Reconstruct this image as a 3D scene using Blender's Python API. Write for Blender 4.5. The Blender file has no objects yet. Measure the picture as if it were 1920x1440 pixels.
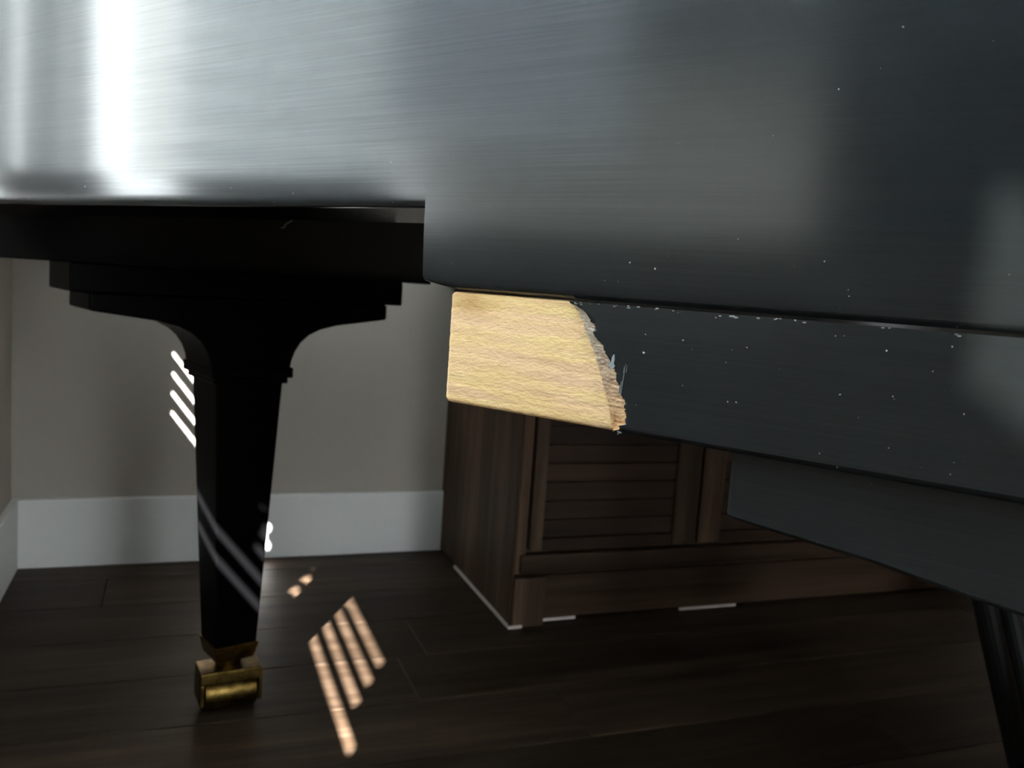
import bpy, bmesh, math, random
from mathutils import Vector, Matrix
random.seed(7)
S = bpy.context.scene
COL = S.collection
# ------------------------------------------------------------------ camera
PITCH, ROLL, AZ, CAM_H, FPX = .1155, .0700, math.radians(-21.0), .62, 1640.
cp, sp = math.cos(PITCH), math.sin(PITCH)
fwd = Vector((0, cp, -sp)); dn0 = Vector((0, -sp, -cp)); rt0 = Vector((1, 0, 0))
rt = math.cos(ROLL)*rt0 - math.sin(ROLL)*dn0
dn = math.sin(ROLL)*rt0 + math.cos(ROLL)*dn0
RZ = Matrix.Rotation(AZ, 3, 'Z')
rt, dn, fwd = RZ @ rt, RZ @ dn, RZ @ fwd
cam = bpy.data.cameras.new('camera'); cam_o = bpy.data.objects.new('camera', cam); COL.objects.link(cam_o)
cam_o.matrix_world = Matrix(((rt.x, -dn.x, -fwd.x, 0), (rt.y, -dn.y, -fwd.y, 0), (rt.z, -dn.z, -fwd.z, CAM_H), (0, 0, 0, 1)))
cam.sensor_width = 36; cam.lens = 36*FPX/1920; cam.clip_start = .01
cam.dof.use_dof = True; cam.dof.focus_distance = .50; cam.dof.aperture_fstop = 14
S.camera = cam_o
# ------------------------------------------------------------------ sky, sun, exposure
w = bpy.data.worlds.new('sky'); S.world = w; w.use_nodes = True
bg = w.node_tree.nodes['Background']
bg.inputs['Color'].default_value = (.90, .97, 1, 1); bg.inputs['Strength'].default_value = 15.0
SUN_AZ, SUN_T = math.radians(63.1), 1.33*math.cos(math.radians(63.1))
sdir = Vector((math.cos(SUN_AZ), math.sin(SUN_AZ), -SUN_T)).normalized()
sl = bpy.data.lights.new('sun', 'SUN'); sl.energy = 185; sl.angle = math.radians(.53); sl.color = (1, .965, .92)
so = bpy.data.objects.new('sun', sl); COL.objects.link(so); so.location = (-3, -5, 5)
so.rotation_euler = sdir.to_track_quat('-Z', 'Y').to_euler()
vs = S.view_settings
vs.view_transform = 'Standard'; vs.look = 'None'; vs.gamma = 1; vs.use_curve_mapping = False; vs.exposure = 0.0

# ------------------------------------------------------------------ helpers
def mat(name, col, rough=.5, spec=.5, metal=0, aniso=0, rot=0, coat=0):
    m = bpy.data.materials.new(name); m.use_nodes = True
    b = m.node_tree.nodes['Principled BSDF']
    b.inputs['Base Color'].default_value = (*col, 1); b.inputs['Roughness'].default_value = rough
    b.inputs['Specular IOR Level'].default_value = spec; b.inputs['Metallic'].default_value = metal
    b.inputs['Anisotropic'].default_value = aniso; b.inputs['Anisotropic Rotation'].default_value = rot
    b.inputs['Coat Weight'].default_value = coat
    return m
def N(m, kind, **kw):
    n = m.node_tree.nodes.new(kind)
    for k, v in kw.items(): setattr(n, k, v)
    return n
def L(m, a, b): m.node_tree.links.new(a, b)
def bsdf(m): return m.node_tree.nodes['Principled BSDF']
def noise(m, scale_vec, scale=1, detail=6, rough=.6, coord='Object', rnd=False):
    tc = N(m, 'ShaderNodeTexCoord'); mp = N(m, 'ShaderNodeMapping'); mp.inputs['Scale'].default_value = scale_vec
    nz = N(m, 'ShaderNodeTexNoise'); nz.inputs['Scale'].default_value = scale; nz.inputs['Detail'].default_value = detail
    nz.inputs['Roughness'].default_value = rough
    L(m, tc.outputs[coord], mp.inputs['Vector']); L(m, mp.outputs[0], nz.inputs['Vector'])
    if rnd:
        oi = N(m, 'ShaderNodeObjectInfo'); mu = N(m, 'ShaderNodeMath', operation='MULTIPLY'); mu.inputs[1].default_value = 37.
        cx = N(m, 'ShaderNodeCombineXYZ'); L(m, oi.outputs['Random'], mu.inputs[0])
        for i in range(3): L(m, mu.outputs[0], cx.inputs[i])
        L(m, cx.outputs[0], mp.inputs['Location'])
    return nz
def ramp(m, fac, stops):
    r = N(m, 'ShaderNodeValToRGB'); el = r.color_ramp.elements
    while len(el) < len(stops): el.new(.5)
    for e, (p, c) in zip(el, stops):
        e.position = p; e.color = (*c, 1) if len(c) == 3 else c
    L(m, fac, r.inputs[0]); return r
def mix(m, fac, a, b, mode='MIX'):
    x = N(m, 'ShaderNodeMix', data_type='RGBA', blend_type=mode)
    for i, v in ((0, fac), (6, a), (7, b)):
        if isinstance(v, (int, float)): x.inputs[i].default_value = v
        elif isinstance(v, tuple): x.inputs[i].default_value = (*v, 1)
        else: L(m, v, x.inputs[i])
    return x.outputs[2]
def bump(m, h, strength=.3, dist=.002):
    b = N(m, 'ShaderNodeBump'); b.inputs['Strength'].default_value = strength; b.inputs['Distance'].default_value = dist
    L(m, h, b.inputs['Height']); L(m, b.outputs[0], bsdf(m).inputs['Normal'])

def link(name, me, mats, parent=None):
    o = bpy.data.objects.new(name, me); COL.objects.link(o)
    for k in (mats if isinstance(mats, (list, tuple)) else [mats]): me.materials.append(k)
    if parent: o.parent = parent
    return o
def finish(name, bm, mats, parent=None, bevel=0, seg=2, smooth=False, xf=None, angle=35):
    if xf: bmesh.ops.transform(bm, matrix=xf, verts=bm.verts)
    bmesh.ops.recalc_face_normals(bm, faces=bm.faces)
    uv = bm.loops.layers.uv.new('UVMap')
    for f in bm.faces:
        for lp in f.loops: lp[uv].uv = (lp.vert.co.x + .37*lp.vert.co.y, lp.vert.co.z)
    me = bpy.data.meshes.new(name); bm.to_mesh(me); bm.free()
    o = link(name, me, mats, parent)
    if bevel:
        b = o.modifiers.new('bevel', 'BEVEL'); b.width = bevel; b.segments = seg; b.limit_method = 'ANGLE'; b.angle_limit = math.radians(angle)
    if smooth or bevel:
        for p in me.polygons: p.use_smooth = True
        if bevel: 
            n = o.modifiers.new('wn', 'WEIGHTED_NORMAL'); n.keep_sharp = True
    return o
def add_box(bm, x0, x1, y0, y1, z0, z1, mi=0):
    vs_ = [bm.verts.new(p) for p in ((x0,y0,z0),(x1,y0,z0),(x1,y1,z0),(x0,y1,z0),(x0,y0,z1),(x1,y0,z1),(x1,y1,z1),(x0,y1,z1))]
    for q in ((3,2,1,0),(4,5,6,7),(0,1,5,4),(1,2,6,5),(2,3,7,6),(3,0,4,7)):
        f = bm.faces.new([vs_[i] for i in q]); f.material_index = mi
def box(name, x0, x1, y0, y1, z0, z1, m, parent=None, bevel=0, xf=None):
    bm = bmesh.new(); add_box(bm, x0, x1, y0, y1, z0, z1)
    return finish(name, bm, m, parent, bevel, xf=xf)
def prism(bm, pts, y0, y1, mi=0):
    """polygon in (x, z) extruded along y"""
    a = [bm.verts.new((x, y0, z)) for x, z in pts]; b = [bm.verts.new((x, y1, z)) for x, z in pts]
    bm.faces.new(a); bm.faces.new(b[::-1]); n = len(pts)
    for i in range(n): bm.faces.new((a[i], b[i], b[(i+1) % n], a[(i+1) % n]))
def prism_z(bm, pts, z0, z1):
    a = [bm.verts.new((x, y, z0)) for x, y in pts]; b = [bm.verts.new((x, y, z1)) for x, y in pts]
    bm.faces.new(a[::-1]); bm.faces.new(b); n = len(pts)
    for i in range(n): bm.faces.new((a[i], a[(i+1) % n], b[(i+1) % n], b[i]))
def tube(bm, p0, p1, r0, r1=None, n=16):
    p0, p1 = Vector(p0), Vector(p1); r1 = r0 if r1 is None else r1
    q = (p1-p0).normalized().to_track_quat('Z', 'Y')
    ra = [bm.verts.new(p0 + q @ Vector((r0*math.cos(t), r0*math.sin(t), 0))) for t in [2*math.pi*i/n for i in range(n)]]
    rb = [bm.verts.new(p1 + q @ Vector((r1*math.cos(t), r1*math.sin(t), 0))) for t in [2*math.pi*i/n for i in range(n)]]
    for i in range(n): bm.faces.new((ra[i], ra[(i+1) % n], rb[(i+1) % n], rb[i]))
    bm.faces.new(ra[::-1]); bm.faces.new(rb)
def tag(o, label=None, cat=None, group=None, kind=None):
    for k, v in (('label', label), ('category', cat), ('group', group), ('kind', kind)):
        if v: o[k] = v
    return o
def empty(name, loc=(0, 0, 0), rz=0):
    o = bpy.data.objects.new(name, None); COL.objects.link(o); o.location = loc; o.rotation_euler = (0, 0, rz); o.empty_display_size = .05
    return o
def interp(tab, z):
    tab = sorted(tab)
    if z <= tab[0][0]: return tab[0][1]
    for (a, b), (c, d) in zip(tab, tab[1:]):
        if z <= c: return b + (d-b)*(z-a)/(c-a) if c > a else d
    return tab[-1][1]

# ------------------------------------------------------------------ materials
# satin black lacquer, rubbed along its length
m_satin = mat('satin_black_lacquer', (.012, .014, .015), .205, .62, aniso=.35, rot=.25)
tg = N(m_satin, 'ShaderNodeTangent', direction_type='UV_MAP'); tg.uv_map = 'UVMap'; L(m_satin, tg.outputs[0], bsdf(m_satin).inputs['Tangent'])
rub = noise(m_satin, (3, 3, 900), 1, 4, .7)
rr = ramp(m_satin, rub.outputs['Fac'], [(.3, (.18,)*3), (.7, (.235,)*3)]); L(m_satin, rr.outputs[0], bsdf(m_satin).inputs['Roughness'])
bump(m_satin, rub.outputs['Fac'], .035, .0005)
rub2 = noise(m_satin, (5, 5, 620), 1, 5, .75)
rs = ramp(m_satin, rub2.outputs['Fac'], [(.3, (.50,)*3), (.7, (.76,)*3)]); L(m_satin, rs.outputs[0], bsdf(m_satin).inputs['Specular IOR Level'])
dust = noise(m_satin, (1, 1, 1), 420, 1, .5); patch = noise(m_satin, (1, 1, 1), 9, 2, .5)
dsum = N(m_satin, 'ShaderNodeMath', operation='ADD'); L(m_satin, dust.outputs['Fac'], dsum.inputs[0])
pm = N(m_satin, 'ShaderNodeMath', operation='MULTIPLY'); pm.inputs[1].default_value = .12; L(m_satin, patch.outputs['Fac'], pm.inputs[0]); L(m_satin, pm.outputs[0], dsum.inputs[1])
dr = ramp(m_satin, dsum.outputs[0], [(.865, (0, 0, 0)), (.88, (1, 1, 1))])
L(m_satin, mix(m_satin, dr.outputs[0], (.012, .014, .015), (.42, .42, .40)), bsdf(m_satin).inputs['Base Color'])
m_gloss = mat('polished_black_lacquer', (.003, .003, .0035), .10, .14)
m_leg = mat('black_leg_lacquer', (.0016, .0016, .0018), .30, .10)
bsdf(m_leg).inputs['IOR'].default_value = 1.22
m_dull = mat('dull_black_paint', (.005, .005, .005), .6, .2)
m_brass = mat('aged_brass', (.42, .27, .09), .36, .5, metal=1)
bn = noise(m_brass, (1, 1, 1), 60, 4); br_ = ramp(m_brass, bn.outputs['Fac'], [(.35, (.07, .042, .010)), (.7, (.26, .17, .05))])
L(m_brass, br_.outputs[0], bsdf(m_brass).inputs['Base Color'])
# bare maple core
m_raw = mat('bare_splintered_wood', (.78, .58, .32), .75, .25)
g1 = noise(m_raw, (9, 1, 190), 1, 9, .75); g2 = noise(m_raw, (8, 1, 80), 1, 4, .6); g3 = noise(m_raw, (330, 200, 900), 1, 5, .7)
c1 = ramp(m_raw, g1.outputs['Fac'], [(.32, (.66, .37, .17)), (.44, (.88, .575, .27)), (.66, (.95, .69, .32))])
c2 = ramp(m_raw, g2.outputs['Fac'], [(.42, (0, 0, 0)), (.60, (1, 1, 1))])
c3 = mix(m_raw, c2.outputs[0], c1.outputs[0], mix(m_raw, .75, c1.outputs[0], (.90, .57, .37)))
fl = ramp(m_raw, g3.outputs['Fac'], [(.27, (.55, .42, .24)), (.42, (1, 1, 1))])
c4 = mix(m_raw, .5, c3, fl.outputs[0], 'MULTIPLY')
# grey-brown water stain with its own ragged outline near the top end of the corner
rt_ = N(m_raw, 'ShaderNodeTexCoord'); ds = N(m_raw, 'ShaderNodeVectorMath', operation='DISTANCE'); mpn = N(m_raw, 'ShaderNodeMapping'); mpn.inputs['Scale'].default_value = (.42, 0, 1)
L(m_raw, rt_.outputs['Object'], mpn.inputs[0]); L(m_raw, mpn.outputs[0], ds.inputs[0]); ds.inputs[1].default_value = (.005, 0, .6065)
sa = N(m_raw, 'ShaderNodeMath', operation='MULTIPLY_ADD'); sa.inputs[1].default_value = .014; L(m_raw, g1.outputs['Fac'], sa.inputs[0]); L(m_raw, ds.outputs['Value'], sa.inputs[2])
st = ramp(m_raw, sa.outputs[0], [(.0085, (.66, .58, .47)), (.0175, (1, 1, 1))])
L(m_raw, mix(m_raw, 1.0, c4, st.outputs[0], 'MULTIPLY'), bsdf(m_raw).inputs['Base Color'])
bump(m_raw, g3.outputs['Fac'], .7, .0008)
m_frac = mat('torn_wood_fibre', (.60, .42, .28), .85, .2)
f1 = noise(m_frac, (160, 160, 420), 1, 6, .7); fg = N(m_frac, 'ShaderNodeTexCoord'); fs = N(m_frac, 'ShaderNodeSeparateXYZ'); L(m_frac, fg.outputs['Object'], fs.inputs[0])
mr = N(m_frac, 'ShaderNodeMapRange'); mr.inputs[1].default_value = .548; mr.inputs[2].default_value = .592; L(m_frac, fs.outputs[2], mr.inputs[0])
lowc = ramp(m_frac, f1.outputs['Fac'], [(.3, (.30, .12, .05)), (.5, (.66, .36, .16)), (.7, (.78, .50, .26))])
hic = ramp(m_frac, f1.outputs['Fac'], [(.3, (.34, .27, .22)), (.5, (.58, .46, .36)), (.7, (.72, .60, .46))])
L(m_frac, mix(m_frac, mr.outputs[0], lowc.outputs[0], hic.outputs[0]), bsdf(m_frac).inputs['Base Color']); bump(m_frac, f1.outputs['Fac'], .9, .002)
m_chip = mat('worn_lacquer_edge', (.30, .30, .285), .7)
m_flake = mat('grey_primer_flake', (.30, .335, .355), .6)
# room
m_wall = mat('greige_wall_paint', (.41, .375, .33), .8, .25)
wn_ = noise(m_wall, (1, 1, 1), 220, 3); bump(m_wall, wn_.outputs['Fac'], .06, .001)
m_slat_dark = mat('darkened_slat_and_sill', (.13, .135, .135), .5, .4)  # blind slats and sill, darkened to weaken their reflection in the case
m_white = mat('white_trim_paint', (.72, .73, .72), .45, .4)
m_ceil = mat('white_ceiling_paint', (.7, .7, .68), .9, .2)
def wood(name, dark, mid, light, sv, rough, spec=.4, bmp=.15):
    m = mat(name, mid, rough, spec)
    a = noise(m, sv, 1, 7, .62, rnd=True); b = noise(m, tuple(.23*q for q in sv), 1, 3, .5, rnd=True)
    r = ramp(m, a.outputs['Fac'], [(.28, dark), (.5, mid), (.74, light)])
    r2 = ramp(m, b.outputs['Fac'], [(.3, (.55,)*3), (.7, (1.15,)*3)])
    oi = N(m, 'ShaderNodeObjectInfo'); r3 = ramp(m, oi.outputs['Random'], [(0, (.72,)*3), (1, (1.15,)*3)])
    c = mix(m, 1.0, r.outputs[0], r2.outputs[0], 'MULTIPLY'); c = mix(m, 1.0, c, r3.outputs[0], 'MULTIPLY')
    L(m, c, bsdf(m).inputs['Base Color']); bump(m, a.outputs['Fac'], bmp, .0008); return m
m_floor = wood('dark_hand_scraped_floor_wood', (.018, .011, .006), (.042, .027, .017), (.072, .049, .033), (3.2, 42, 42), .5, .13, .35)
m_cab_v = wood('brown_cabinet_wood_upright_grain', (.030, .016, .009), (.066, .039, .024), (.150, .098, .064), (30, 26, 1.6), .55, .15)
m_cab_h = wood('brown_cabinet_wood_level_grain', (.020, .010, .005), (.040, .022, .013), (.062, .037, .023), (1.8, 30, 34), .55, .15)
m_sub = mat('dark_subfloor', (.012, .009, .007), .9, .1)
m_pale = mat('pale_base_strip', (.62, .55, .52), .7, .2)  # thin pale strips along the cabinet base
# blind slats: thin white vinyl that lets daylight through
m_slat = mat('white_translucent_vinyl', (.85, .85, .82), .5, .4)
tr = N(m_slat, 'ShaderNodeBsdfTranslucent'); tr.inputs[0].default_value = (.80, .86, .90, 1)
mx = N(m_slat, 'ShaderNodeMixShader'); mx.inputs[0].default_value = .5
L(m_slat, bsdf(m_slat).outputs[0], mx.inputs[1]); L(m_slat, tr.outputs[0], mx.inputs[2])
L(m_slat, mx.outputs[0], m_slat.node_tree.nodes['Material Output'].inputs['Surface'])

m_slat_dim_grey = m_slat.copy(); m_slat_dim_grey.name = 'dimmed_grey_vinyl'  # slat copy darkened so the case reflects less light
for n_ in m_slat_dim_grey.node_tree.nodes:
    if n_.type == 'BSDF_TRANSLUCENT': n_.inputs[0].default_value = (.19, .205, .22, 1)
    if n_.type == 'BSDF_PRINCIPLED': n_.inputs['Base Color'].default_value = (.3, .3, .3, 1)
m_slat_bright = m_slat.copy(); m_slat_bright.name = 'brightened_white_vinyl'  # slat copy brightened to put more light on the bare wood
for n_ in m_slat_bright.node_tree.nodes:
    if n_.type == 'MIX_SHADER': n_.inputs[0].default_value = .8
m_slat_dim = m_slat.copy(); m_slat_dim.name = 'dimmed_white_vinyl'  # slat copy dimmed to lower its reflection in the case
for n_ in m_slat_dim.node_tree.nodes:
    if n_.type == 'BSDF_TRANSLUCENT': n_.inputs[0].default_value = (.52, .57, .62, 1)
# ------------------------------------------------------------------ room shell
XL, YB, XR, YF, ZC = -.297, 1.877, 3.4, -2.8, 2.5
def struct(o, label=None):
    o['kind'] = 'structure'
    if label: o['label'] = label
    return o
fl_o = struct(box('floor', XL-.12, XR+.12, YF-.12, YB+.12, -.06, -.012, m_sub), 'dark brown plank floor')
PW = .153
y = YB - .085; row = 0; base_x = {3: .395, 5: .553}
plank_mesh = {}
rows = [(YB-.085, YB)]
while y > YF: rows.append((y-PW, y)); y -= PW
for r, (ya, yb) in enumerate(rows):
    ln = 1.22
    j = base_x.get(r, random.uniform(-.3, .9))
    x = j - ln*math.ceil((j - XL)/ln)
    while x < XR:
        x0, x1 = max(x, XL), min(x+ln, XR)
        if x1-x0 > .02:
            key = (round(x1-x0, 4), round(yb-ya, 4))
            me = plank_mesh.get(key)
            if me is None:
                bm = bmesh.new(); add_box(bm, .0006, key[0]-.0006, .0008, key[1]-.0008, -.012, 0)
                top = [e for e in bm.edges if all(abs(v.co.z) < 1e-6 for v in e.verts)]
                bmesh.ops.bevel(bm, geom=top, offset=.0009, segments=1, affect='EDGES')
                me = bpy.data.meshes.new('plank'); bm.to_mesh(me); bm.free(); me.materials.append(m_floor); plank_mesh[key] = me
            o = bpy.data.objects.new('plank', me); COL.objects.link(o); o.location = (x0, ya, 0); o.parent = fl_o
        x += ln
struct(box('ceiling', XL-.12, XR+.12, YF-.12, YB+.12, ZC, ZC+.1, m_ceil), 'white ceiling above the frame')
struct(box('wall_back', XL-.12, XR+.12, YB, YB+.12, -.012, ZC, m_wall), 'greige wall behind the piano leg')
struct(box('wall_right', XR, XR+.12, YF, YB, -.012, ZC, m_wall), 'greige wall to the right of the frame')
bm = bmesh.new()
DX0, DX1, DZ1 = .85, 1.5, 2.05                          # opening added in the wall behind the viewer for fill daylight
for a in ((XL-.12, DX0, -.012, ZC), (DX1, XR+.12, -.012, ZC), (DX0, DX1, DZ1, ZC), (DX0, DX1, -.012, .04)): add_box(bm, a[0], a[1], YF-.12, YF, a[2], a[3])
struct(finish('wall_front', bm, m_wall), 'greige wall behind the viewer')
WY0, WY1, WZ0, WZ1 = -.19, 1.42, .655, 1.95          # window opening in the left wall
bm = bmesh.new()
for a in ((YF, -1.5, -.012, ZC), (-1.5, -.8, -.012, 1.25), (-1.5, -.8, 1.8, ZC), (-.8, WY0, -.012, ZC), (WY1, YB, -.012, ZC), (WY0, WY1, -.012, WZ0), (WY0, WY1, WZ1, ZC)):
    add_box(bm, XL-.12, XL, *a)
struct(finish('wall_left', bm, m_wall), 'greige wall at the left edge of the frame')
win = struct(empty('window_1', (XL-.10, (WY0+WY1)/2, WZ0)), 'window in the left wall beside the piano'); win_y = (WY0+WY1)/2
def wbox(name, y0, y1, z0, z1, x0=0, x1=.03): return box(name, x0, x1, y0-win_y, y1-win_y, z0-WZ0, z1-WZ0, m_white, win)
for a in ((WY0, WY1, WZ1-.02, WZ1), (WY0, WY0+.012, WZ0, WZ1), (WY1-.012, WY1, WZ0, WZ1)): wbox('window_frame', *a)
wbox('window_casing', 1.338, 1.45, WZ0-.05, WZ1+.05, .1005, .112)
sill = wbox('window_sill', WY0, WY1, WZ0, WZ0+.006, 0, .10); sill.data.materials.clear(); sill.data.materials.append(m_slat_dark)
w2 = struct(empty('sun_patch_opening', (XL-.014, -1.15, 1.25)), 'opening added in the left wall to throw a sun patch on the case')  # added opening with masking panels, aims sun at the right of the case
for a in ((-1.5, -1.07, 1.25, 1.8), (-.93, -.8, 1.25, 1.8), (-1.07, -.93, 1.25, 1.405), (-1.07, -.93, 1.50, 1.8)):
    box('sun_mask_panel', 0, .01, a[0]+1.15, a[1]+1.15, a[2]-1.25, a[3]-1.25, m_white, w2)
m_dimmer = bpy.data.materials.new('sun_dimmer'); m_dimmer.use_nodes = True  # unseen sheet added to weaken the sun patch
tn = N(m_dimmer, 'ShaderNodeBsdfTransparent'); tn.inputs[0].default_value = (.26, .27, .26, 1)
L(m_dimmer, tn.outputs[0], m_dimmer.node_tree.nodes['Material Output'].inputs['Surface'])
box('sun_dimmer', .004, .0045, .08, .22, .155, .25, m_dimmer, w2)
def board(name, x0, x1, y0, y1, label):
    b = box(name, x0, x1, y0, y1, 0, .1385, m_white, bevel=.003); struct(b, label); return b
board('baseboard_back', XL, .571, YB-.013, YB, 'tall white baseboard on the back wall behind the piano leg')
board('baseboard_left', XL, XL+.014, YF, YB-.013, 'tall white baseboard on the left wall at the frame edge')

# blinds
def blind(y0, y1, open_rows, label, opaque=(), tilt=34.5, rows=0, om=None, dx=0):
    r = empty('window_blind', (XL-.013+dx, (y0+y1)/2, WZ0+.006)); tag(r, label, 'blind', 'slatted blinds in the window')
    ln = y1-y0
    def mesh(tilt, wd, mm=m_slat):
        bm = bmesh.new(); c, s = math.cos(tilt)*wd/2, math.sin(tilt)*wd/2
        add_box(bm, -wd/2, wd/2, -ln/2, ln/2, -.0006, .0006)
        bmesh.ops.transform(bm, matrix=Matrix.Rotation(tilt, 4, 'Y'), verts=bm.verts)
        me = bpy.data.meshes.new('slat'); bm.to_mesh(me); bm.free(); me.materials.append(mm); return me
    mo, mc, mq = mesh(math.radians(tilt), .05, m_slat_dark), mesh(math.radians(-72), .05), mesh(math.radians(-72), .05, om or m_slat_dark)
    mb = mesh(math.radians(-72), .05, m_slat_bright)
    zb = WZ0+.006
    n = rows or int((WZ1-.03-.687)/.04)
    for k in range(n):
        o = bpy.data.objects.new('slat', mo if k in open_rows else mq if k in opaque else mb if k >= 10 else mc); COL.objects.link(o); o.parent = r
        o.location = (0, 0, .687 + .04*k - zb)
    zt = WZ1-.02-zb if not rows else .062
    if not rows: box('head_rail', -.02, .02, -ln/2, ln/2, zt-.025, zt, m_white, r)
    return r
blind(-.180, .186, (), 'closed grey slatted blind added to block sun at the near window end', range(9), dx=.056)  # added to stop sun passing beyond the open slats
blind(-.030, .385, (0, 1, 2, 3, 4), 'grey slatted blind with its five lowest slats tilted open', range(5, 9), 35, 0, m_slat_dim_grey)
blind(.385, .645, (0, 1, 2), 'white slatted blind with only its three lowest slats tilted open', range(3, 10), 34.5, 0, m_slat_dim)
blind(.645, .884, (), 'white slatted blind with all slats closed, beside the open slats', (0,))
# sheer curtains hanging in the gap and beside it
def cloth(name, trans, fac):
    m = mat(name, (.8, .8, .78), .8, .1); t_ = N(m, 'ShaderNodeBsdfTranslucent'); t_.inputs[0].default_value = (*trans, 1)
    x_ = N(m, 'ShaderNodeMixShader'); x_.inputs[0].default_value = fac
    L(m, bsdf(m).outputs[0], x_.inputs[1]); L(m, t_.outputs[0], x_.inputs[2]); L(m, x_.outputs[0], m.node_tree.nodes['Material Output'].inputs['Surface']); return m
m_sheer, m_lined = cloth('white_sheer_cloth', (.56, .60, .60), .42), cloth('white_lined_cloth', (.40, .44, .46), .36)
def curtain(y0, y1, z0, amp, per, label, cm):
    bm = bmesh.new(); n = 60; cols = []
    for k in range(n+1):
        yy = (y1-y0)*(k/n-.5); ph = 2*math.pi*k/n*per
        cols.append([bm.verts.new((amp*math.sin(ph+.4*math.sin(3*zz))*(.5+.5*(1-zz/1.3)), yy + .004*math.sin(5*zz+ph), zz)) for zz in [(WZ1-.02-z0)*q/12 for q in range(13)]])
    for a, b in zip(cols, cols[1:]):
        for q in range(12): bm.faces.new((a[q], b[q], b[q+1], a[q+1])).smooth = True
    o = finish('sheer_curtain', bm, cm); o.location = (XL+(.022 if per > 1 else -.013), (y0+y1)/2, z0); tag(o, label, 'curtain', 'sheer curtains in the window'); return o
curtain(.891, .935, .70, .003, 1, 'narrow strip of white sheer cloth added to widen the bright streak', m_sheer)  # strip added for the glow beside the streak on the case
curtain(.958, 1.186, .705, .009, 4, 'white sheer curtain hanging in soft folds between the blinds', m_lined)
tag(box('curtain_rail', XL-.02, XL+.03, .889, 1.188, WZ1-.045, WZ1-.02, m_white), 'white rail holding the sheer curtains at the window top', 'rail')
blind(.958, 1.098, (), 'short dark slatted panel added under the curtain to fade its reflection', range(9), 34.5, 1)  # dark panel added so the reflection fades low on the case
blind(1.100, 1.405, (0, 1, 2, 3, 4), 'white slatted blind at the window end by the room corner', (), 30)

# unseen hedge added outside the window to dim what the case reflects
m_leaf = mat('hedge_leaves', (.035, .060, .030), .6, .3)
hn = noise(m_leaf, (1, 1, 1), 14, 5); hr = ramp(m_leaf, hn.outputs['Fac'], [(.3, (.015, .028, .012)), (.7, (.06, .095, .045))]); L(m_leaf, hr.outputs[0], bsdf(m_leaf).inputs['Base Color'])
bm = bmesh.new(); add_box(bm, -3.2, -2.6, -4.5, .95, -.3, 2.95)
bmesh.ops.subdivide_edges(bm, edges=bm.edges, cuts=24, use_grid_fill=True)
for v in bm.verts: v.co += Vector((random.uniform(-.05, .05), random.uniform(-.05, .05), random.uniform(-.05, .05)))
hedge = finish('added_hedge', bm, m_leaf); tag(hedge, 'green hedge added outside the window to dim what the case reflects', 'hedge')
lawn = box('ground', -12, XL-.13, -12, 12, -.45, -.3, m_leaf); struct(lawn, 'grass outside the house')

# ------------------------------------------------------------------ cabinet against the back wall
cab = empty('wooden_cabinet', (.572, 1.43, 0)); tag(cab, 'low brown wooden cabinet with boarded doors standing against the back wall', 'cabinet')
def cb(name, x0, x1, y0, y1, z0, z1, m, parent=None, bevel=.0015):
    p = parent or cab
    return box(name, x0-.572, x1-.572, y0-1.43, y1-1.43, z0, z1, m, p, bevel)
CX1 = 1.72
cb('body', .574, CX1, 1.432, YB-.001, .006, .60, m_cab_v)
cb('side_panel', .568, .574, 1.418, YB-.001, .006, .60, m_cab_v)
cb('top', .555, CX1+.012, 1.395, YB-.001, .60, .625, m_cab_h)
cb('corner_stile', .574, .594, 1.417, 1.432, .098, .60, m_cab_v)
cb('corner_foot', .574, .634, 1.408, 1.432, .0, .092, m_cab_v)
cb('bottom_rail', .582, CX1, 1.411, 1.432, .099, .134, m_cab_h, bevel=.004)
cb('plinth', .634, CX1, 1.424, 1.432, .008, .091, m_cab_h)
cb('plinth_strip', .634, CX1, 1.421, 1.424, .055, .091, m_cab_h)
for d, (x0, x1) in enumerate(((.598, .944), (.950, 1.330), (1.336, 1.712))):
    dr_ = cb('door', x0, x1, 1.424, 1.432, .142, .590, m_cab_v)
    rel = dr_
    def db(name, a, b, ya, yb, za, zb, m):
        return box(name, a-.572, b-.572, ya-1.43, yb-1.43, za, zb, m, rel, .0012)
    db('door_stile', x0, x0+(.024 if d == 0 else .05), 1.411, 1.424, .142, .590, m_cab_v)
    db('door_stile', x1-.052, x1, 1.411, 1.424, .142, .590, m_cab_v)
    xa, xb = x0+(.024 if d == 0 else .05), x1-.052
    db('door_rail', xa, xb, 1.4115, 1.424, .142, .163, m_cab_h)
    db('door_rail', xa, xb, 1.4115, 1.424, .374, .590, m_cab_h)
    for k in range(6): db('door_board', xa, xb, 1.4165, 1.4235, .1645+.0347*k, .1645+.0347*k+.0322, m_cab_h)
cb('base_strip', .5645, .568, 1.416, 1.745, 0, .0055, m_pale, bevel=0)
cb('base_strip', .5645, .592, 1.4055, 1.408, 0, .005, m_pale, bevel=0)
cb('base_strip', .636, .705, 1.4215, 1.424, .003, .008, m_pale, bevel=0)
cb('base_strip', .930, 1.062, 1.4215, 1.424, .003, .008, m_pale, bevel=0)

# ------------------------------------------------------------------ grand piano
OX, OY, UA = .1522, .5101, math.radians(-56.6487)
piano = empty('grand_piano', (OX, OY, 0), UA)
tag(piano, 'black satin grand piano with a broken bare-wood corner and brass casters', 'piano')
P_INV = (Matrix.Translation((OX, OY, 0)) @ Matrix.Rotation(UA, 4, 'Z')).inverted()
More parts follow.
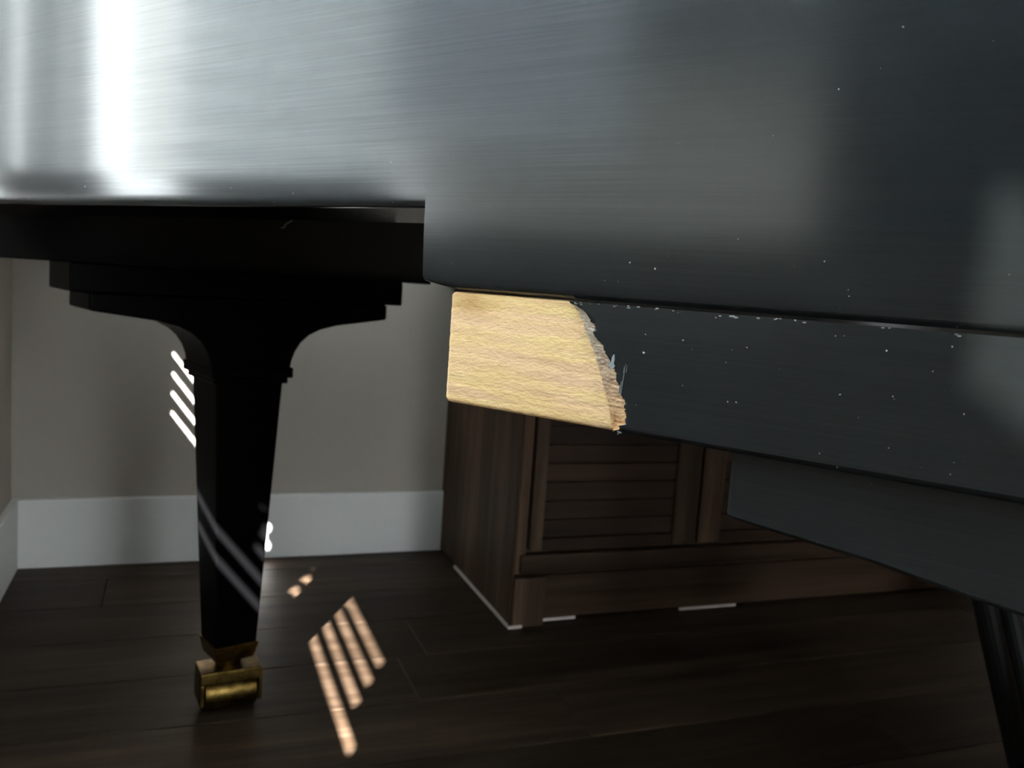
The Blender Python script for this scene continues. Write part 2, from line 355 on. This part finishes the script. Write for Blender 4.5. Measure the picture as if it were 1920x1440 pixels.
# spine: long straight side of the case; local x runs towards the keyboard, local y into the piano
UE = .74
EASE, KE = .048, .8                      # the rubbed face eases back slightly above its lower arris
def ease(d):
    o = KE*max(0, EASE-d)**2
    if d < .0045: t = (.0045-d)/.0045; o += .0045*(1-math.sqrt(max(0, 1-t*t)))
    return o
def zb_right(u): return .6135 + .0036*max(0, min(1, (.004-u)/.0288))**1.6
ds_ = [0, .0003, .0008, .0016, .003, .0045] + [.0045+(.052-.0045)*k/10 for k in range(1, 11)]
zl = [.6615+d for d in ds_] + [.735, .75, .80, .88, .96]
ul = [-.742, -.6, -.45, -.3, -.18, -.1, -.06, -.04, -.0248]
ur = [-.0248, -.021, -.017, -.012, -.006, 0, .006, .012, .02, .028, .036, .05, .08, .2, .35, .5, UE]
def tap(u): t = max(0, min(1, (-.0248-u)/.06)); return t*t*(3-2*t)
def yoff(u, z, right):
    if u < -.0247 and z >= .66149 and z < .666 and not right:
        t = (.666-z)/.0045; return .0045*(1-math.sqrt(max(0, 1-min(1, t)**2))) + 1.5*tap(u)*(.030-(z-.6615))**2
    if not right: return 1.5*tap(u)*max(0, .030-(z-.6615))**2
    return ease(z-zb_right(u))
bm = bmesh.new()
def fgrid(us_, rowsf, right):
    g = [[bm.verts.new((u, yoff(u, z, right), z)) for z in rowsf(u)] for u in us_]
    for a, b in zip(g, g[1:]):
        for k in range(len(a)-1):
            f = bm.faces.new((a[k], b[k], b[k+1], a[k+1])); f.smooth = True
    return g
gl = fgrid(ul, lambda u: zl, False)
def rows_r(u):
    zb = zb_right(u); low = [zb+d for d in (0, .0003, .0008, .0016, .003, .0045)] + [zb+.0045+(.6615-zb-.0045)*k/8 for k in range(1, 9)]
    return low + zl[1:]
gr_ = fgrid(ur, rows_r, True)
TH = .066
def strip(front_pts, back_pts, mi=1):
    a = [bm.verts.new(p) for p in front_pts]; b = [bm.verts.new(p) for p in back_pts]
    for k in range(len(a)-1):
        f = bm.faces.new((a[k], a[k+1], b[k+1], b[k])); f.material_index = mi
strip([g[0].co[:] for g in gl], [(g[0].co.x, TH, .6575) for g in gl])
strip([g[0].co[:] for g in gr_], [(g[0].co.x, TH, g[0].co.z) for g in gr_])
strip([v.co[:] for v in gr_[0][:14]], [(-.0248, TH, v.co.z) for v in gr_[0][:14]])
strip([v.co[:] for v in gl[0]], [(-.742, TH, v.co.z) for v in gl[0]], 0)
strip([v.co[:] for v in gr_[-1]], [(UE, TH, v.co.z) for v in gr_[-1]], 0)
strip([(-.742, 0, .96), (UE, 0, .96)], [(-.742, TH, .96), (UE, TH, .96)], 0)
strip([(-.742, TH, .6575), (-.0248, TH, .6575)], [(-.742, TH, .96), (-.0248, TH, .96)])
strip([(-.0248, TH, .617), (-.012, TH, .6145), (.004, TH, .6135), (UE, TH, .6135)], [(-.0248, TH, .96), (-.012, TH, .96), (.004, TH, .96), (UE, TH, .96)])
uvl = bm.loops.layers.uv.new('UVMap')
for f in bm.faces:
    for lp in f.loops: lp[uvl].uv = (lp.vert.co.x + .37*lp.vert.co.y, lp.vert.co.z)
me = bpy.data.meshes.new('case_side'); bm.to_mesh(me); bm.free()
spine = link('case_side', me, [m_satin, m_gloss], piano)
# tail and curved side
out = [(-.742, .066), (-.742, .56)]
out += [(-.742+.09*(1-math.cos(t)), .56+.09*math.sin(t)) for t in [math.pi/2*i/6 for i in range(1, 7)]]
ctrl = [(-.652, .65), (-.56, .78), (-.44, .90), (-.28, .985), (-.10, 1.06), (.06, 1.18), (.16, 1.30), (.30, 1.38), (.46, 1.40), (UE, 1.40)]
def cr(p, n=5):
    r = []
    for i in range(len(p)-1):
        a, b, c, d = p[max(i-1, 0)], p[i], p[i+1], p[min(i+2, len(p)-1)]
        for k in range(n):
            t = k/n
            r.append(tuple(.5*(2*b[j]+(c[j]-a[j])*t+(2*a[j]-5*b[j]+4*c[j]-d[j])*t*t+(3*b[j]-a[j]-3*c[j]+d[j])*t**3) for j in (0, 1)))
    return r+[p[-1]]
out += cr(ctrl)[1:]
inn = []
for i, p in enumerate(out):
    a, b = Vector(out[max(i-1, 0)]), Vector(out[min(i+1, len(out)-1)]); t = (b-a).normalized(); nrm = Vector((t.y, -t.x))
    inn.append(tuple(Vector(p) + nrm*.08))
bm = bmesh.new(); prism_z(bm, out + inn[::-1], .6615, .96)
finish('case_curved_side', bm, m_satin, piano, .003, 2)
full = [(-.742, 0)] + out + [(UE, 0)]
bm = bmesh.new(); prism_z(bm, [(x*.985, .02+y*.97) for x, y in full], .80, .82); finish('soundboard', bm, m_cab_h, piano)
bm = bmesh.new(); prism_z(bm, [(x*1.01, -.012+y*1.015) for x, y in full], .962, .985); finish('lid', bm, m_satin, piano, .004)
# keybed: the thick board under the case whose corner has been broken off
kb = box('keybed', -.0035, UE, .0062, 1.40, .5450, .6110, m_satin, piano, .003)
jag = [(.5440, .1165), (.5449, .1172), (.5452, .1184), (.5464, .1214), (.5485, .1216), (.5497, .1248), (.5555, .1247), (.5596, .1233), (.5600, .1240), (.5637, .1220), (.5677, .1193), (.5690, .1200), (.5717, .1177),
       (.5762, .1169), (.5790, .1155), (.5833, .1114), (.5878, .1080), (.5890, .1084), (.5931, .1032), (.5963, .1005), (.5984, .1017), (.6007, .1011), (.6019, .0987), (.6054, .0960), (.6080, .0925), (.6098, .0888), (.6107, .0842), (.6118, .0837), (.6124, .0838), (.6140, .0820)]
inner = [(.5440, .1155), (.5463, .1147), (.5533, .1127), (.5632, .1098), (.5742, .1047), (.5840, .1005), (.5951, .0943), (.6063, .0881), (.6123, .0810), (.6140, .0790)]
def ju(z): return interp(jag, z) + random.uniform(-.0006, .0006)
Z0, Z1, RN = .5440, .6120, 96
zs = [Z0 + (Z1-Z0)*i/RN for i in range(RN+1)]
def edge_round(z, r=.0045, r2=.0007):      # how far the face falls back near its lower and upper arris
    if z < Z0+r: t = (Z0+r-z)/r; return r*(1-math.sqrt(max(0, 1-t*t)))
    if r2 > .001 and z > Z1-r2: t = (z-(Z1-r2))/r2; return r2*(1-math.sqrt(max(0, 1-t*t)))
    return 0
jz = [ju(z) for z in zs]
# lacquered facing with the torn left edge
bm = bmesh.new(); us = [0, .003, .02, .08, .2, .35, .5, 1]
front = [[bm.verts.new((jz[i] + (UE-jz[i])*t, .001+edge_round(z), z)) for t in us] for i, z in enumerate(zs)]
back = [[bm.verts.new((jz[i]+.0004 + (UE-jz[i]-.0004)*t, .0061, z)) for t in (0, 1)] for i, z in enumerate(zs)]
for i in range(RN):
    for k in range(len(us)-1): bm.faces.new((front[i][k], front[i][k+1], front[i+1][k+1], front[i+1][k]))
    bm.faces.new((front[i][0], front[i+1][0], back[i+1][0], back[i][0]))
facing = finish('keybed_facing', bm, m_satin, piano, smooth=True)
# bare wood where the corner broke away
bm = bmesh.new(); NC = 60; grid = []
def rn(a, b): return random.uniform(a, b)
for i, z in enumerate(zs):
    u0 = -.0040 + .0022*max(0, (Z0+.0035-z)/.0035)**2 + .0022*max(0, (z-(Z1-.003))/.003)**2 + rn(-.00012, .00012)
    ui = interp(inner, z) + rn(-.0005, .0005); row_ = []
    for k in range(NC+1):
        u = u0 + (ui-u0)*k/NC
        d = .0053 + .00008*math.sin(z*700+u*25) + rn(-.00016, .00016) + edge_round(z, .003, .0012)*.7
        d += .0012*math.exp(-(u-u0)/.0009)
        row_.append(bm.verts.new((u, d, z + (rn(-.0003, .0003) if 0 < i < RN else 0))))
    for k in range(1, 7):
        t = k/6; row_.append(bm.verts.new((ui+(jz[i]+.0002-ui)*t, .0053 - .0040*t**1.3 + rn(-.0005, .0005)*(1 if k < 6 else .3) + (edge_round(z, .003, .0012)*.7), z + (rn(-.0003, .0003) if 0 < i < RN else 0))))
    grid.append(row_)
for i in range(RN):
    for k in range(len(grid[0])-1):
        f = bm.faces.new((grid[i][k], grid[i][k+1], grid[i+1][k+1], grid[i+1][k])); f.material_index = 1 if k >= NC else 0
lb = [bm.verts.new((g[0].co.x+.0006, .030, g[0].co.z)) for g in grid]
for i in range(RN): bm.faces.new((grid[i][0], grid[i+1][0], lb[i+1], lb[i]))
bk0 = [bm.verts.new((v.co.x, .030, Z0)) for v in grid[0]]; bk1 = [bm.verts.new((v.co.x, .030, Z1)) for v in grid[-1]]
for k in range(len(grid[0])-1):
    bm.faces.new((grid[0][k], bk0[k], bk0[k+1], grid[0][k+1])); bm.faces.new((grid[-1][k], grid[-1][k+1], bk1[k+1], bk1[k]))
raw = finish('broken_corner', bm, [m_raw, m_frac], piano, smooth=True); raw['label'] = 'bare splintered wood of the broken keybed corner'
def sliver(name, pts, m, parent, y=.0002, th=.0009):
    bm = bmesh.new(); prism(bm, pts, y, y+th); return finish(name, bm, m, parent)
sliver('paint_flake', [(.1121, .5800), (.1136, .5815), (.1140, .5842), (.1150, .5858), (.1154, .5830), (.1150, .5808), (.1160, .5795), (.1152, .5783), (.1143, .5778), (.1132, .5790)], m_flake, facing)
m_scr = mat('dull_scuff', (.13, .14, .145), .7)
for x0, z0, x1, z1, wd in ((.1222, .5815, .1206, .5650, .0005), (.1206, .5720, .1196, .5655, .0007), (.1232, .5810, .1228, .5770, .0003), (.1215, .5800, .1212, .5765, .0003)):
    sliver('scuff', [(x0-wd*.2, z0), (x0+wd*.2, z0), (x1+wd, z1), (x1-wd*.3, z1)], m_scr, facing, .0007, .0004)
sliver('paint_flake', [(.1192, .5449), (.1202, .5452), (.1222, .5443), (.1217, .5439)], m_flake, facing, .0025)
sliver('paint_flake', [(.1185, .5446), (.1189, .5447), (.1190, .5426), (.1187, .5426)], m_flake, facing, .0048)

bm = bmesh.new(); chip_rng = random.Random(5)
for k in range(70):
    u = .088 + (.66-.088)*chip_rng.random()**1.5; r = chip_rng.uniform(.0002, .00055); z = .6117 + chip_rng.uniform(-.0012, .0002)
    add_box(bm, u-r*chip_rng.uniform(.7, 2.2), u+r*chip_rng.uniform(.7, 2.2), .0006, .0016, z-r*.6, z+r*.6)
for v in bm.verts: v.co += Vector([chip_rng.uniform(-.00012, .00012) for _ in range(3)])
ch = finish('edge_chips', bm, m_chip, facing); ch['kind'] = 'stuff'

# ---- legs
def leg(name, xf, prof, thick, steps, zt, bot, half_top, half_bot, z_col, caster_rot, label=None):
    """leg whose broad head is a flared profile; xf maps (along, depth, z) to piano space"""
    bm = bmesh.new(); left = [(-a, z) for a, z in prof]; pts = left + prof[::-1]
    prism(bm, pts, -thick, thick)
    lg = finish(name, bm, m_leg, piano, .003, 2, xf=xf, angle=50)
    if label: lg['label'] = label
    for i, (hw, z0, z1) in enumerate(steps): box('leg_plate', -hw, hw, -thick-.004*(len(steps)-i), thick+.004*(len(steps)-i), z0, z1, m_leg, lg, .002, xf)
    bm = bmesh.new(); add_box(bm, -half_top, half_top, -half_top, half_top, bot, z_col)
    for v in bm.verts:
        if v.co.z < (bot+z_col)/2: v.co.x *= half_bot/half_top; v.co.y *= half_bot/half_top
    finish('leg_post', bm, m_leg, lg, .0025, 2, xf=xf)
    bm = bmesh.new(); c = half_top+.010; add_box(bm, -c, c, -c, c, z_col+.005, z_col+.019); add_box(bm, -c+.005, c-.005, -c+.005, c-.005, z_col-.003, z_col+.005)
    finish('collar', bm, m_leg, lg, .0015, 2, xf=xf)
    bm = bmesh.new(); h = half_bot+.0025; add_box(bm, -h, h, -h, h, bot-.020, bot+.003)
    for v in bm.verts:
        if v.co.z < bot-.01: v.co.x *= .84; v.co.y *= .84
    finish('ferrule', bm, m_brass, lg, .001, 2, xf=xf)
    cxf = xf @ Matrix.Rotation(caster_rot, 4, 'Z')
    bm = bmesh.new(); tube(bm, (0, 0, bot-.034), (0, 0, bot-.018), .017, .020); finish('caster_neck', bm, m_brass, lg, xf=cxf, smooth=False)
    bm = bmesh.new(); zt_, w2, d2 = bot-.032, .042, .024
    add_box(bm, -w2, w2, -d2-.008, d2-.008, zt_-.017, zt_)
    for s in (-1, 1): add_box(bm, min(s*w2, s*(w2-.006)), max(s*w2, s*(w2-.006)), -d2-.008, d2-.008, .012, zt_-.017)
    finish('caster_fork', bm, m_brass, lg, .0015, 2, xf=cxf)
    bm = bmesh.new(); tube(bm, (-.0355, -.0085, .0240), (.0355, -.0085, .0240), .0240, n=28); finish('caster_roller', bm, m_brass, lg, .002, 2, xf=cxf)
    return lg
LA = math.radians(18.4)
QX, QY = .0746, 1.2384
# along = left-right across the broad face, depth axis points away from the viewer
XF_T = P_INV @ Matrix.Translation((QX, QY, 0)) @ Matrix.Rotation(LA, 4, 'Z')
prof_t = [(.2, .5745), (.2, .553), (.15, .5465), (.12, .5425), (.096, .5365), (.080, .5285), (.068, .518), (.060, .506), (.0555, .494), (.0535, .481)]
leg('tail_leg', XF_T, prof_t, .050, [(.222, .5745, .608)], .608, .092, .0455, .029, .466, math.radians(-10), 'tapered black leg with flared stepped head and brass caster')
prof_f = [(.24, .545), (.24, .5085), (.2035, .5054), (.1684, .5024), (.127, .4967), (.105, .4942), (.082, .485), (.068, .470), (.060, .450), (.058, .430)]
for i, yy in enumerate((.068, 1.33)):
    XF_F = Matrix.Translation((.42, yy, 0))
    leg('front_leg', XF_F, prof_f, .056, [], .545, .092, .0465, .029, .415, .3)
for o in list(piano.children):
    if o.name.startswith('front_leg'):
        o.data.materials.clear(); o.data.materials.append(m_satin)
# cross beam that carries the tail leg
bm = bmesh.new(); add_box(bm, -.305, .268, -.058, .075, .608, .80);
finish('cross_beam', bm, m_gloss, piano, .002, 2, xf=XF_T)
# pedal lyre with its two raked brace rods
ly = box('pedal_box', .285, .400, .60, .90, .055, .125, m_gloss, piano, .004)
ly['label'] = 'black pedal box'
for yy in (.712, .845):
    bm = bmesh.new(); tube(bm, (.146, yy, .55), (.300, yy, .075), .0135); finish('brace_rod', bm, m_dull, ly, smooth=False)
for yy in (.66, .84):
    bm = bmesh.new(); tube(bm, (.365, yy, .12), (.365, yy, .55), .022, .018); finish('lyre_post', bm, m_gloss, ly)
for yy in (.67, .75, .83):
    bm = bmesh.new(); add_box(bm, .40, .52, yy-.014, yy+.014, .062, .070); finish('pedal', bm, m_brass, ly, .003)
# wisp of lint caught under the case
lint_pts = [(.0285, .6694), (.0329, .6705), (.0342, .6747), (.0393, .6779), (.0437, .6811), (.0459, .6827)]
bm = bmesh.new()
for (a, za), (b, zb) in zip(lint_pts, lint_pts[1:]): tube(bm, (a, -.0588, za), (b, -.0588, zb), .0005, n=6)
XW = Matrix.Translation((QX, QY, 0)) @ Matrix.Rotation(LA, 4, 'Z')
lint = finish('lint_thread', bm, mat('grey_lint', (.5, .48, .42), .9), xf=XW)
tag(lint, 'short curled wisp of grey lint clinging under the piano case', 'lint')
